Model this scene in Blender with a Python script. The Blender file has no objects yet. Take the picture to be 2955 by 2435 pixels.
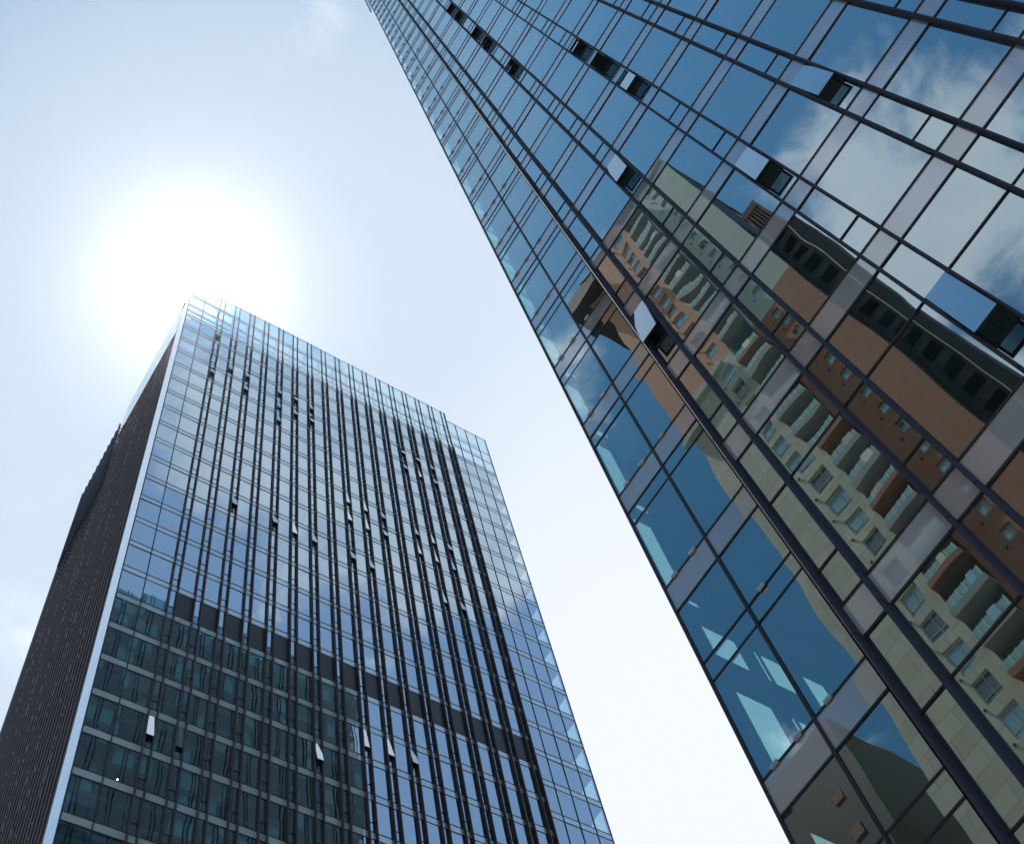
import bpy, math, random
from mathutils import Vector, Matrix
random.seed(7)
R_ = math.radians
scene = bpy.context.scene

# ------------------------------------------------------------------ camera
EYE = 1.6
F_PX, W_PX, H_PX = 3563.7, 2955.0, 2435.0
RIGHT = Vector((0.8322, -0.5324, -0.1549)); DOWN = Vector((0.4373, 0.8019, -0.4071)); FWD = Vector((0.3409, 0.2710, 0.9002))
cam = bpy.data.cameras.new("camera"); cam.sensor_width = 36.0; cam.lens = 36.0 * F_PX / W_PX
cam.clip_start = 0.1; cam.clip_end = 6000.0
camo = bpy.data.objects.new("camera", cam); scene.collection.objects.link(camo)
camo.matrix_world = Matrix(((RIGHT.x, -DOWN.x, -FWD.x, 0), (RIGHT.y, -DOWN.y, -FWD.y, 0), (RIGHT.z, -DOWN.z, -FWD.z, EYE), (0, 0, 0, 1)))
scene.camera = camo

# ------------------------------------------------------------------ sun, sky, exposure
SUN = Vector((0.0744, 0.3057, 0.9492)).normalized()
sun_el = math.asin(SUN.z); sun_az = math.atan2(SUN.x, SUN.y)
sl = bpy.data.lights.new("sun", 'SUN'); sl.energy = 5.0; sl.angle = R_(0.5); sl.color = (1.0, 0.96, 0.9)
so = bpy.data.objects.new("sun", sl); scene.collection.objects.link(so)
so.rotation_euler = SUN.to_track_quat('Z', 'Y').to_euler()

world = bpy.data.worlds.new("World"); scene.world = world; world.use_nodes = True
NT = world.node_tree; NT.nodes.clear()
def nd(nt, t, **k):
    n = nt.nodes.new(t)
    for a, b in k.items(): setattr(n, a, b)
    return n
def mth(nt, op, a, b=None, c=None, clamp=False):
    n = nd(nt, 'ShaderNodeMath', operation=op, use_clamp=clamp)
    for i, v in enumerate((a, b, c)):
        if v is None: continue
        if isinstance(v, (int, float)): n.inputs[i].default_value = v
        else: nt.links.new(v, n.inputs[i])
    return n.outputs[0]
def dotv(nt, v, w):
    n = nd(nt, 'ShaderNodeVectorMath', operation='DOT_PRODUCT'); nt.links.new(v, n.inputs[0]); n.inputs[1].default_value = w
    return n.outputs['Value']
def smooth(nt, v, a, b):
    n = nd(nt, 'ShaderNodeMapRange', interpolation_type='SMOOTHSTEP'); nt.links.new(v, n.inputs['Value'])
    n.inputs['From Min'].default_value = a; n.inputs['From Max'].default_value = b
    return n.outputs['Result']
def mixc(nt, f, a, b):
    n = nd(nt, 'ShaderNodeMix', data_type='RGBA')
    if isinstance(f, (int, float)): n.inputs[0].default_value = f
    else: nt.links.new(f, n.inputs[0])
    for s, v in ((6, a), (7, b)):
        if isinstance(v, tuple): n.inputs[s].default_value = (*v, 1)
        else: nt.links.new(v, n.inputs[s])
    return n.outputs[2]
STR = 0.12
tc = nd(NT, 'ShaderNodeTexCoord'); D = tc.outputs['Generated']
sky = nd(NT, 'ShaderNodeTexSky', sky_type='NISHITA', sun_disc=False); sky.sun_elevation = sun_el; sky.sun_rotation = sun_az
sky.air_density = 1.1; sky.dust_density = 0.6; sky.ozone_density = 2.0
sep = nd(NT, 'ShaderNodeSeparateXYZ'); NT.links.new(D, sep.inputs[0])
zz = mth(NT, 'MAXIMUM', sep.outputs[2], 0.08)
px = mth(NT, 'DIVIDE', sep.outputs[0], zz); py = mth(NT, 'DIVIDE', sep.outputs[1], zz)
cmb = nd(NT, 'ShaderNodeCombineXYZ'); NT.links.new(px, cmb.inputs[0]); NT.links.new(py, cmb.inputs[1])
def noise(nt, vec, scale, detail=8, rough=0.6, dist=0.0, off=(0, 0, 0)):
    mp = nd(nt, 'ShaderNodeMapping'); nt.links.new(vec, mp.inputs[0]); mp.inputs['Location'].default_value = off
    n = nd(nt, 'ShaderNodeTexNoise'); nt.links.new(mp.outputs[0], n.inputs['Vector'])
    n.inputs['Scale'].default_value = scale; n.inputs['Detail'].default_value = detail; n.inputs['Roughness'].default_value = rough
    n.inputs['Distortion'].default_value = dist
    return n.outputs['Fac']
nz = noise(NT, cmb.outputs[0], 7.0, 9, 0.58, 0.4, (3.1, 1.7, 0))
nz2 = noise(NT, cmb.outputs[0], 2.2, 4, 0.5, 0.0, (7.7, 2.2, 0))
# banks of cloud: centre direction, inner and outer reach (cosine), weight
BANKS = [((-0.58, -0.03, 0.815), 0.965, 0.997, 0.52), ((-0.345, 0.14, 0.93), 0.9965, 0.9998, 0.40), ((-0.36, 0.235, 0.90), 0.9975, 0.9999, 0.34),
         ((0.25, -0.35, 0.90), 0.975, 0.9985, 0.47), ((0.34, -0.28, 0.90), 0.985, 0.9992, 0.36), ((0.13, -0.37, 0.92), 0.995, 0.9995, 0.25),
         ((0.050, 0.104, 0.993), 0.9980, 0.99995, 0.25), ((0.025, 0.142, 0.99), 0.9984, 0.99995, 0.22),
         ((0.072, 0.56, 0.825), 0.998, 0.9999, 0.26), ((0.04, 0.479, 0.877), 0.9992, 0.9999, 0.22), ((-0.70, 0.5, 0.5), 0.9, 0.99, 0.3)]
acc = None
for c, a, b, w in BANKS:
    v = Vector(c).normalized()
    s = mth(NT, 'MULTIPLY', smooth(NT, dotv(NT, D, tuple(v)), a, b), w)
    acc = s if acc is None else mth(NT, 'ADD', acc, s)
cl = mth(NT, 'ADD', mth(NT, 'MULTIPLY_ADD', nz, 1.6, -0.22), acc)
cl = mth(NT, 'ADD', cl, mth(NT, 'MULTIPLY', mth(NT, 'SUBTRACT', nz2, 0.5), 0.5))
cmask = smooth(NT, cl, 0.82, 1.18)
hd = dotv(NT, D, tuple(Vector((0.35, 0.42, 0.84)).normalized()))
thin = smooth(NT, hd, 0.70, 0.85)
haze = smooth(NT, hd, 0.825, 0.98)
west = mth(NT, 'MULTIPLY', smooth(NT, dotv(NT, D, tuple(Vector((-0.66, 0.34, 0.67)).normalized())), 0.86, 0.985), 0.9)
south = mth(NT, 'MULTIPLY', smooth(NT, dotv(NT, D, tuple(Vector((0.25, -0.6, 0.75)).normalized())), 0.70, 1.0), 0.62)
hz2 = mth(NT, 'MULTIPLY', smooth(NT, dotv(NT, D, (0.0, 0.0, 1.0)), 0.55, 0.0), 0.7)
haze = mth(NT, 'MAXIMUM', haze, hz2)
sunmask = smooth(NT, dotv(NT, D, tuple(SUN)), 0.9985, 1.0)
sunmask = mth(NT, 'POWER', sunmask, 2.0)
glow = mth(NT, 'MULTIPLY', mth(NT, 'POWER', smooth(NT, dotv(NT, D, tuple(SUN)), 0.95, 1.0), 1.0), 0.8)
k = 1.0 / STR
tint = nd(NT, 'ShaderNodeMix', data_type='RGBA', blend_type='MULTIPLY'); tint.inputs[0].default_value = 1.0; NT.links.new(sky.outputs[0], tint.inputs[6]); tint.inputs[7].default_value = (0.58, 1.04, 1.16, 1)
base = mixc(NT, west, tint.outputs[2], (0.055 * k, 0.17 * k, 0.33 * k))
base = mixc(NT, south, base, (0.42 * k, 0.60 * k, 0.90 * k))
base = mixc(NT, thin, base, (0.30 * k, 0.44 * k, 0.63 * k))
base = mixc(NT, haze, base, (0.63 * k, 0.73 * k, 0.84 * k))
low = smooth(NT, dotv(NT, D, tuple(Vector((0.62, 0.42, 0.66)).normalized())), 0.88, 0.99)
base = mixc(NT, low, base, (0.80 * k, 0.84 * k, 0.90 * k))
cc = mixc(NT, nz, (0.42 * k, 0.58 * k, 0.76 * k), (1.00 * k, 1.06 * k, 1.12 * k))
base = mixc(NT, mth(NT, 'MULTIPLY', cmask, 0.88), base, cc)
base = mixc(NT, glow, base, (0.55 * k, 0.65 * k, 0.78 * k))
base = mixc(NT, sunmask, base, (3.2 * k, 3.1 * k, 3.0 * k))
bg = nd(NT, 'ShaderNodeBackground'); bg.inputs[1].default_value = STR; NT.links.new(base, bg.inputs[0])
wo = nd(NT, 'ShaderNodeOutputWorld'); NT.links.new(bg.outputs[0], wo.inputs[0])
scene.view_settings.view_transform = 'Standard'; scene.view_settings.look = 'None'
scene.view_settings.exposure = 0.2; scene.view_settings.gamma = 1.0
scene.render.engine = 'CYCLES'
scene.cycles.max_bounces = 10; scene.cycles.transparent_max_bounces = 16; scene.cycles.glossy_bounces = 5; scene.cycles.diffuse_bounces = 3
scene.cycles.caustics_reflective = False; scene.cycles.caustics_refractive = False
scene.cycles.sample_clamp_indirect = 4.0
scene.cycles.use_denoising = True

# ------------------------------------------------------------------ materials
def mat(name):
    m = bpy.data.materials.new(name); m.use_nodes = True; m.node_tree.nodes.clear()
    return m, m.node_tree
def out(nt, s): o = nd(nt, 'ShaderNodeOutputMaterial'); nt.links.new(s, o.inputs[0])
def objc(nt): return nd(nt, 'ShaderNodeTexCoord').outputs['Object']
def ramp(nt, v, lo, hi, a, b):
    n = nd(nt, 'ShaderNodeMapRange'); nt.links.new(v, n.inputs[0])
    for i, x in enumerate((lo, hi, a, b)): n.inputs[i + 1].default_value = x
    return n.outputs[0]
def schlick(nt, f0, normal=None):
    lw = nd(nt, 'ShaderNodeLayerWeight'); lw.inputs['Blend'].default_value = 0.5
    if normal is not None: nt.links.new(normal, lw.inputs['Normal'])
    p = mth(nt, 'POWER', lw.outputs['Facing'], 4.0)
    return mth(nt, 'MULTIPLY_ADD', p, 1.0 - f0, f0)
def wavy(nt, scale, dist, stretch=(1, 1, 1)):
    mp = nd(nt, 'ShaderNodeMapping'); nt.links.new(objc(nt), mp.inputs[0]); mp.inputs['Scale'].default_value = stretch
    n = nd(nt, 'ShaderNodeTexNoise', noise_dimensions='4D'); nt.links.new(mp.outputs[0], n.inputs['Vector']); n.inputs['Scale'].default_value = scale
    oi = nd(nt, 'ShaderNodeObjectInfo'); nt.links.new(mth(nt, 'MULTIPLY', oi.outputs['Random'], 12.0), n.inputs['W'])
    n.inputs['Detail'].default_value = 1.5; n.inputs['Roughness'].default_value = 0.35
    b = nd(nt, 'ShaderNodeBump'); b.inputs['Strength'].default_value = 1.0; b.inputs['Distance'].default_value = dist
    nt.links.new(n.outputs[0], b.inputs['Height'])
    return b.outputs['Normal']
def glass(name, f0, tint, refl, scale, dist, stretch=(1, 1, 1)):
    m, nt = mat(name); nrm = wavy(nt, scale, dist, stretch)
    gl = nd(nt, 'ShaderNodeBsdfGlossy'); gl.inputs['Roughness'].default_value = 0.0; gl.inputs['Color'].default_value = (*refl, 1); nt.links.new(nrm, gl.inputs['Normal'])
    tr = nd(nt, 'ShaderNodeBsdfTransparent'); tr.inputs[0].default_value = (*tint, 1)
    # thin film of dust and rain marks
    dn = noise(nt, objc(nt), 0.35, 6, 0.6); df = nd(nt, 'ShaderNodeBsdfDiffuse'); df.inputs[0].default_value = (0.35, 0.38, 0.42, 1)
    mx = nd(nt, 'ShaderNodeMixShader'); nt.links.new(schlick(nt, f0), mx.inputs[0]); nt.links.new(tr.outputs[0], mx.inputs[1]); nt.links.new(gl.outputs[0], mx.inputs[2])
    m2 = nd(nt, 'ShaderNodeMixShader'); nt.links.new(ramp(nt, dn, 0.3, 0.75, 0.0, 0.03), m2.inputs[0]); nt.links.new(mx.outputs[0], m2.inputs[1]); nt.links.new(df.outputs[0], m2.inputs[2])
    out(nt, m2.outputs[0]); return m
def panel_glass(name, col, f0, refl, scale, dist, stretch=(1, 1, 1), var=0.12):
    m, nt = mat(name); nrm = wavy(nt, scale, dist, stretch)
    gl = nd(nt, 'ShaderNodeBsdfGlossy'); gl.inputs['Roughness'].default_value = 0.02; gl.inputs['Color'].default_value = (*refl, 1); nt.links.new(nrm, gl.inputs['Normal'])
    df = nd(nt, 'ShaderNodeBsdfDiffuse'); n = noise(nt, objc(nt), 0.5, 4, 0.55)
    nt.links.new(mixc(nt, n, tuple(c * (1 - var) for c in col), tuple(min(1, c * (1 + var)) for c in col)), df.inputs[0])
    mx = nd(nt, 'ShaderNodeMixShader'); nt.links.new(schlick(nt, f0), mx.inputs[0]); nt.links.new(df.outputs[0], mx.inputs[1]); nt.links.new(gl.outputs[0], mx.inputs[2])
    out(nt, mx.outputs[0]); return m
def solid(name, col, rough=0.6, metal=0.0, var=0.15, scale=1.2, bump=0.0, spec=0.5):
    m, nt = mat(name); p = nd(nt, 'ShaderNodeBsdfPrincipled'); n = noise(nt, objc(nt), scale, 6, 0.6)
    nt.links.new(mixc(nt, n, tuple(c * (1 - var) for c in col), tuple(min(1, c * (1 + var)) for c in col)), p.inputs['Base Color'])
    p.inputs['Roughness'].default_value = rough; p.inputs['Metallic'].default_value = metal; p.inputs['Specular IOR Level'].default_value = spec
    if bump:
        b = nd(nt, 'ShaderNodeBump'); b.inputs['Distance'].default_value = bump; nt.links.new(noise(nt, objc(nt), scale * 8, 5, 0.6), b.inputs['Height']); nt.links.new(b.outputs[0], p.inputs['Normal'])
    out(nt, p.outputs[0]); return m
def lined(name, col, line, bw, bh, mortar=0.01, rough=0.85, var=0.1):
    """masonry in the y-z plane: coursed blocks with thin joints"""
    m, nt = mat(name); s = nd(nt, 'ShaderNodeSeparateXYZ'); nt.links.new(objc(nt), s.inputs[0])
    c = nd(nt, 'ShaderNodeCombineXYZ'); nt.links.new(mth(nt, 'ADD', s.outputs[1], s.outputs[0]), c.inputs[0]); nt.links.new(s.outputs[2], c.inputs[1])
    b = nd(nt, 'ShaderNodeTexBrick'); nt.links.new(c.outputs[0], b.inputs['Vector']); b.inputs['Scale'].default_value = 1.0
    b.inputs['Brick Width'].default_value = bw; b.inputs['Row Height'].default_value = bh; b.inputs['Mortar Size'].default_value = mortar
    b.inputs['Color1'].default_value = (*[x * (1 - var) for x in col], 1); b.inputs['Color2'].default_value = (*[min(1, x * (1 + var)) for x in col], 1); b.inputs['Mortar'].default_value = (*line, 1)
    n = noise(nt, objc(nt), 0.15, 6, 0.6)
    p = nd(nt, 'ShaderNodeBsdfPrincipled'); nt.links.new(mixc(nt, ramp(nt, n, 0.35, 0.7, 0, 0.3), b.outputs[0], tuple(x * 0.7 for x in col)), p.inputs['Base Color'])
    p.inputs['Roughness'].default_value = rough; out(nt, p.outputs[0]); return m

GL_R = glass("blue_tower_glass", 0.44, (0.40, 0.72, 0.70), (0.85, 0.95, 0.96), 0.55, 0.010, (1, 1, 0.6))
GL_L = glass("pale_blue_tower_glass", 0.50, (0.46, 0.67, 0.72), (0.81, 0.92, 1.0), 0.5, 0.006, (1, 1, 0.6))
GL_SASH = glass("casement_glass", 0.42, (0.2, 0.32, 0.36), (0.92, 0.97, 1.0), 0.3, 0.002)
GL_SASH_L = glass("far_casement_glass", 0.6, (0.2, 0.32, 0.36), (0.85, 0.92, 1), 0.3, 0.001)
SP_R = panel_glass("grey_spandrel_glass", (0.36, 0.355, 0.36), 0.22, (0.9, 0.95, 1.0), 0.55, 0.008, (1, 1, 0.6))
SP_L = panel_glass("pale_spandrel_glass", (0.58, 0.66, 0.68), 0.26, (0.9, 0.97, 1.0), 0.5, 0.008, (1, 1, 0.6))
MATTE = solid("matte_black_return", (0.012, 0.012, 0.014), 1.0, 0, 0.1, spec=0.0)
BLK = solid("black_louvre_metal", (0.018, 0.017, 0.02), 0.45, 0.0, 0.2)
JOINT = solid("black_gasket", (0.012, 0.010, 0.010), 0.6, 0, 0.1)
FIN_R = solid("dark_anodised_metal", (0.036, 0.037, 0.055), 0.7, 0.0, 0.12, 0.6, spec=0.15)
FIN_L = solid("brown_grey_fin_metal", (0.085, 0.060, 0.060), 0.5, 0.0, 0.15, 0.8, spec=0.25)
FIN_S = solid("mauve_brown_rib_metal", (0.135, 0.095, 0.092), 0.6, 0.0, 0.15, 0.8, spec=0.2)
RAIL = solid("pale_steel", (0.45, 0.47, 0.5), 0.35, 0.7, 0.1)
CEIL = solid("office_ceiling", (0.17, 0.20, 0.21), 0.9, 0, 0.1, 0.4)
CEIL_L = solid("far_office_ceiling", (0.13, 0.19, 0.20), 0.9, 0, 0.1, 0.4)
SLAB = solid("floor_slab", (0.16, 0.16, 0.16), 0.9)
CORE = solid("core_wall", (0.10, 0.11, 0.115), 0.9, 0, 0.3, 0.2)
COLM = solid("dark_column_cladding", (0.03, 0.035, 0.04), 0.6)
CLIP = solid("brushed_steel_clip", (0.55, 0.55, 0.56), 0.3, 0.9, 0.1)
DARKIN = solid("casement_frame", (0.012, 0.011, 0.011), 0.4)
BLIND_R = solid("teal_roller_blind", (0.20, 0.30, 0.30), 0.95, 0, 0.08, 0.5)
BLIND = solid("roller_blind", (0.45, 0.50, 0.50), 0.95, 0, 0.1, 0.5)
ROOFM = solid("roof_membrane", (0.3, 0.3, 0.3), 0.9)

# ------------------------------------------------------------------ mesh helpers
C = scene.collection
class MB:
    def __init__(s): s.v = []; s.f = []
    def quad(s, a, b, c, d): i = len(s.v); s.v += [a, b, c, d]; s.f.append((i, i + 1, i + 2, i + 3)); return s
    def box(s, x0, x1, y0, y1, z0, z1):
        i = len(s.v); s.v += [(x0, y0, z0), (x1, y0, z0), (x1, y1, z0), (x0, y1, z0), (x0, y0, z1), (x1, y0, z1), (x1, y1, z1), (x0, y1, z1)]
        s.f += [(i, i+3, i+2, i+1), (i+4, i+5, i+6, i+7), (i, i+1, i+5, i+4), (i+1, i+2, i+6, i+5), (i+2, i+3, i+7, i+6), (i+3, i, i+4, i+7)]; return s
    def prism(s, prof, z0, z1):
        i = len(s.v); n = len(prof); s.v += [(x, y, z0) for x, y in prof] + [(x, y, z1) for x, y in prof]
        s.f += [tuple(i + j for j in range(n))[::-1], tuple(i + n + j for j in range(n))]
        s.f += [(i + j, i + (j + 1) % n, i + n + (j + 1) % n, i + n + j) for j in range(n)]; return s
    def tf(s, fn): s.v = [tuple(fn(*p)) for p in s.v]; return s
def obj(name, mb, m, parent=None, off=(0, 0, 0), smooth_=False, bevel=0):
    me = bpy.data.meshes.new(name); me.from_pydata([(a - off[0], b - off[1], c - off[2]) for a, b, c in mb.v], [], mb.f); me.update()
    if m: me.materials.append(m)
    if smooth_: me.shade_smooth()
    o = bpy.data.objects.new(name, me); C.objects.link(o); o.parent = parent
    if bevel:
        b = o.modifiers.new("bevel", 'BEVEL'); b.width = bevel; b.segments = 2
    return o
def thing(name, label, cat, loc=(0, 0, 0), rz=0.0, group=None):
    o = bpy.data.objects.new(name, None); C.objects.link(o); o.location = loc; o.rotation_euler = (0, 0, rz); o.empty_display_size = 1
    o['label'] = label; o['category'] = cat
    if group: o['group'] = group
    return o
def shown(pts):
    """area in the photograph (source pixels squared) of a polygon given in world coordinates, 0 when outside"""
    q = []
    for p in pts:
        w = Vector((p[0], p[1], p[2] - EYE)); zf = w.dot(FWD)
        if zf <= 0.5: return 0.0
        q.append((W_PX / 2 + F_PX * w.dot(RIGHT) / zf, H_PX / 2 + F_PX * w.dot(DOWN) / zf))
    if max(a for a, b in q) < 0 or min(a for a, b in q) > W_PX or max(b for a, b in q) < 0 or min(b for a, b in q) > H_PX: return 0.0
    return abs(sum(q[i][0] * q[(i + 1) % len(q)][1] - q[(i + 1) % len(q)][0] * q[i][1] for i in range(len(q)))) / 2
def tilt(pts, a):
    """a pane of glass never sits perfectly true: turn it very slightly about its own centre"""
    c = Vector((0, 0, 0))
    for p in pts: c += Vector(p)
    c /= len(pts)
    r = Matrix.Rotation(random.gauss(0, a), 3, 'Z') @ Matrix.Rotation(random.gauss(0, a), 3, 'X') @ Matrix.Rotation(random.gauss(0, a), 3, 'Y')
    return [tuple(c + r @ (Vector(p) - c)) for p in pts]
def split_parts(items, name, restname, m, parent, off, toworld, limit=100):
    """items: quads; the ones that show largest become parts, the rest one part"""
    sc = sorted(range(len(items)), key=lambda i: -shown([toworld(p) for p in items[i]]))
    big = set(i for i in sc[:limit] if shown([toworld(p) for p in items[i]]) > 0)
    rest = MB(); made = []
    for i, q in enumerate(items):
        if i in big: made.append(obj(name, MB().quad(*q), m, parent, off))
        else: rest.quad(*q)
    if rest.f:
        o = obj(restname, rest, m, parent, off)
        o['kind'] = 'stuff'
    return made

def split_boxes(items, name, restname, m, parent, off, toworld, limit=100):
    key = lambda b: -shown([toworld(p) for p in ((b[0], b[2], b[4]), (b[1], b[2], b[4]), (b[1], b[3], b[5]), (b[0], b[3], b[5]))])
    it = sorted(items, key=key); rest = MB()
    for i, b in enumerate(it):
        if i < limit and key(b) < 0: obj(name, MB().box(*b), m, parent, off)
        else: rest.box(*b)
    if rest.f: obj(restname, rest, m, parent, off)['kind'] = 'stuff'

# ------------------------------------------------------------------ ground
g = MB().quad((-3000, -3000, 0), (3000, -3000, 0), (3000, 3000, 0), (-3000, 3000, 0))
GROUND = solid("city_ground", (0.24, 0.235, 0.225), 0.9, 0, 0.3, 0.05)
o = obj("ground", g, GROUND); o['kind'] = 'structure'
ASPH = solid("asphalt", (0.05, 0.05, 0.052), 0.85, 0, 0.2, 0.4)
o = obj("road", MB().quad((-22, -400, 0.004), (-10, -400, 0.004), (-10, 400, 0.004), (-22, 400, 0.004)), ASPH); o['kind'] = 'structure'
PAVE = lined("paving", (0.28, 0.27, 0.26), (0.12, 0.12, 0.12), 0.6, 0.6)
o = obj("pavement", MB().box(-9.9, 11.0, -400, 48, -0.05, 0.13), solid("paving_stone", (0.38, 0.37, 0.36), 0.85, 0, 0.15, 1.0)); o['kind'] = 'structure'

# ================================================================== LEFT TOWER
DL = 50.2
X0 = 0.2439 * DL; X1 = 1.1168 * DL; YF = DL; YB = 1.66 * DL
def zl(z): return z * DL + EYE
LT = thing("glass_tower", "farther pale blue glass tower with paired dark vertical fins and a dark ribbed side wall", "skyscraper", (X0, YF, 0))
LO = (X0, YF, 0)
idw = lambda p: p
PITCH = 0.0777 * DL; SPH = 0.0142 * DL
cols = []   # (x0, x1, kind)
pairx = [0.3217 + 0.0410 * k for k in range(17)]
cols.append((0.2439, 0.2820, 'w')); cols.append((0.2820, 0.3217, 'w'))
for k, a in enumerate(pairx):
    cols.append((a, a + 0.0123, 'n%d' % k))
    if k < 16: cols.append((a + 0.0123, pairx[k + 1], 'b'))
cols += [(0.9900, 1.0193, 'e'), (1.0193, 1.0520, 'e'), (1.0520, 1.0852, 'e'), (1.0852, 1.1168, 'e')]
OPEN_L = {(0, 2), (0, 18), (0, 21), (1, 2), (1, 19), (2, 11), (2, 18), (2, 19), (4, 11), (4, 17), (4, 18), (4, 19), (5, 11), (5, 18), (5, 19), (6, 3), (6, 11), (6, 18), (6, 19), (8, 4), (8, 11), (8, 13), (8, 14), (9, 4), (9, 11), (9, 13), (9, 14), (10, 4), (10, 13), (10, 14), (12, 13), (12, 14), (12, 18), (12, 19), (13, 11), (13, 13), (13, 14), (13, 18), (13, 19), (14, 11), (14, 13), (14, 14), (14, 18), (14, 19)}
panes = []; spans = []; strips = []
NLO, NHI = -14, 22
def off_of(kd): return -0.375 * 0.0777 * DL if kd == 'e' else 0.0
def spT(n, kd='w'): return zl(1.1554 + 0.0777 * n) + off_of(kd)
TOPZ = zl(3.09); TOPE = zl(3.045)
g_ = 0.03
tr = []
sash_l = []
for (u0, u1, kd) in cols:
    xa, xb = u0 * DL + g_, u1 * DL - g_
    kk = kd[0]
    for n in range(NLO, NHI + 1):
        T = spT(n, kk); B = T - SPH; Bn = spT(n - 1, kk) if n > NLO else 0.15
        spans.append([(xa, YF, B + g_), (xb, YF, B + g_), (xb, YF, T - g_), (xa, YF, T - g_)])
        if kk == 'b' and n == 7:     # the dark plant-room band
            strips.append([(xa, YF - 0.01, Bn + g_), (xb, YF - 0.01, Bn + g_), (xb, YF - 0.01, B - g_), (xa, YF - 0.01, B - g_)]); continue
        if kk == 'n':
            mid = Bn + 0.235 * PITCH
            panes.append(tilt([(xa, YF, Bn + g_), (xb, YF, Bn + g_), (xb, YF, mid - g_), (xa, YF, mid - g_)], 0.0015))
            if (int(kd[1:]), n - 1) in OPEN_L: sash_l.append((xa, xb, mid, B))
            else: panes.append(tilt([(xa, YF, mid + g_), (xb, YF, mid + g_), (xb, YF, B - g_), (xa, YF, B - g_)], 0.0015))
            tr.append((xa, xb, YF - 0.03, YF + 0.05, mid - 0.03, mid + 0.03))
        else:
            panes.append(tilt([(xa, YF, Bn + g_), (xb, YF, Bn + g_), (xb, YF, B - g_), (xa, YF, B - g_)], 0.0032))
    # crown glass above the last floor, open to the sky behind
    T = spT(NHI, kk); zs = [T, zl(2.925) + (0 if kk != 'e' else -1.6), zl(2.992) + (0 if kk != 'e' else -2.2), (TOPE if kk == 'e' else TOPZ)]
    for a, b in zip(zs[:-1], zs[1:]):
        panes.append(tilt([(xa, YF, a + g_), (xb, YF, a + g_), (xb, YF, b - g_), (xa, YF, b - g_)], 0.0015))
split_parts(panes, "window_pane", "window_panes", GL_L, LT, LO, idw)
split_parts(spans, "spandrel_panel", "spandrel_panels", SP_L, LT, LO, idw)
for q in strips: obj("louvre_panel", MB().quad(*q), BLK, LT, LO)
# transoms: one per level, full width of each zone
for n in range(NLO, NHI + 1):
    T = spT(n); B = T - SPH; m = MB()
    for z in (T, B): m.box(X0, 0.99 * DL, YF - 0.025, YF + 0.06, z - 0.035, z + 0.035)
    for z in (T, B): m.box(0.99 * DL + 0.003, X1, YF - 0.025, YF + 0.06, z - 0.035 + off_of('e'), z + 0.035 + off_of('e'))
    obj("transom", m, JOINT, LT, LO)
split_boxes(tr, "casement_sill", "casement_sills", JOINT, LT, LO, idw)
m = MB()
for z in (zl(2.925), zl(2.992), TOPZ): m.box(X0, 0.99 * DL, YF - 0.03, YF + 0.08, z - 0.05, z + 0.05)
for z in (zl(2.925) - 1.6, zl(2.992) - 2.2, TOPE): m.box(0.99 * DL + 0.003, X1, YF - 0.03, YF + 0.08, z - 0.05, z + 0.05)
obj("crown_rail", m, RAIL, LT, LO)
# structure of the crown behind the glass: posts, walkway and cleaning rail
m = MB()
for z, y, h in ((zl(3.065), 0.9, 0.14), (zl(3.045), 1.8, 0.12), (zl(2.985), 1.5, 0.28), (zl(2.935), 1.1, 0.12)): m.box(X0 + 0.4, 0.985 * DL, YF + y, YF + y + 0.2, z - h, z + h)
for k in range(17):
    x = (pairx[k] + 0.006) * DL; m.box(x - 0.1, x + 0.1, YF + 1.2, YF + 1.45, zl(2.86), zl(3.06))
    m.box(x + 0.5, x + 1.1, YF + 0.6, YF + 0.9, zl(2.972), zl(2.982))
for z, y in ((zl(3.03), 1.0), (zl(3.015), 1.9), (zl(2.99), 1.4)): m.box(0.992 * DL, X1 - 0.3, YF + y, YF + y + 0.2, z - 0.12, z + 0.12)
obj("crown_frame", m, solid("crown_steel", (0.20, 0.21, 0.25), 0.5, 0.2), LT, LO)
obj("crown_screen", MB().box(X0 + 0.5, 0.985 * DL, YF + 2.1, YF + 2.2, zl(2.85), zl(2.94)), solid("crown_louvre", (0.42, 0.43, 0.46), 0.7), LT, LO)
# vertical mullions
for u in (0.2439, 0.2820, 0.9900, 1.0193, 1.0520, 1.0852, 1.1168):
    x = u * DL; top = TOPZ if u < 0.991 else TOPE
    obj("mullion", MB().box(x - 0.035, x + 0.035, YF - 0.05, YF + 0.1, 0.15, top), JOINT, LT, LO)
# paired fins on the front, cut-off top, with small fixing brackets on the side
FT = zl(2.868); FD = 0.0056 * DL
for a in pairx:
    for u in (a, a + 0.0123):
        x = u * DL; m = MB().box(x - 0.038, x + 0.038, YF - FD, YF - 0.02, 2.0, FT)
        m.box(x - 0.055, x + 0.055, YF - 0.1, YF - 0.021, FT, TOPZ)
        z = 40.0
        while z < FT:
            m.box(x - 0.062, x + 0.062, YF - FD * 0.8, YF - FD * 0.35, z, z + 0.16); z += PITCH / 4
        obj("fin", m, FIN_L, LT, LO)
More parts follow.
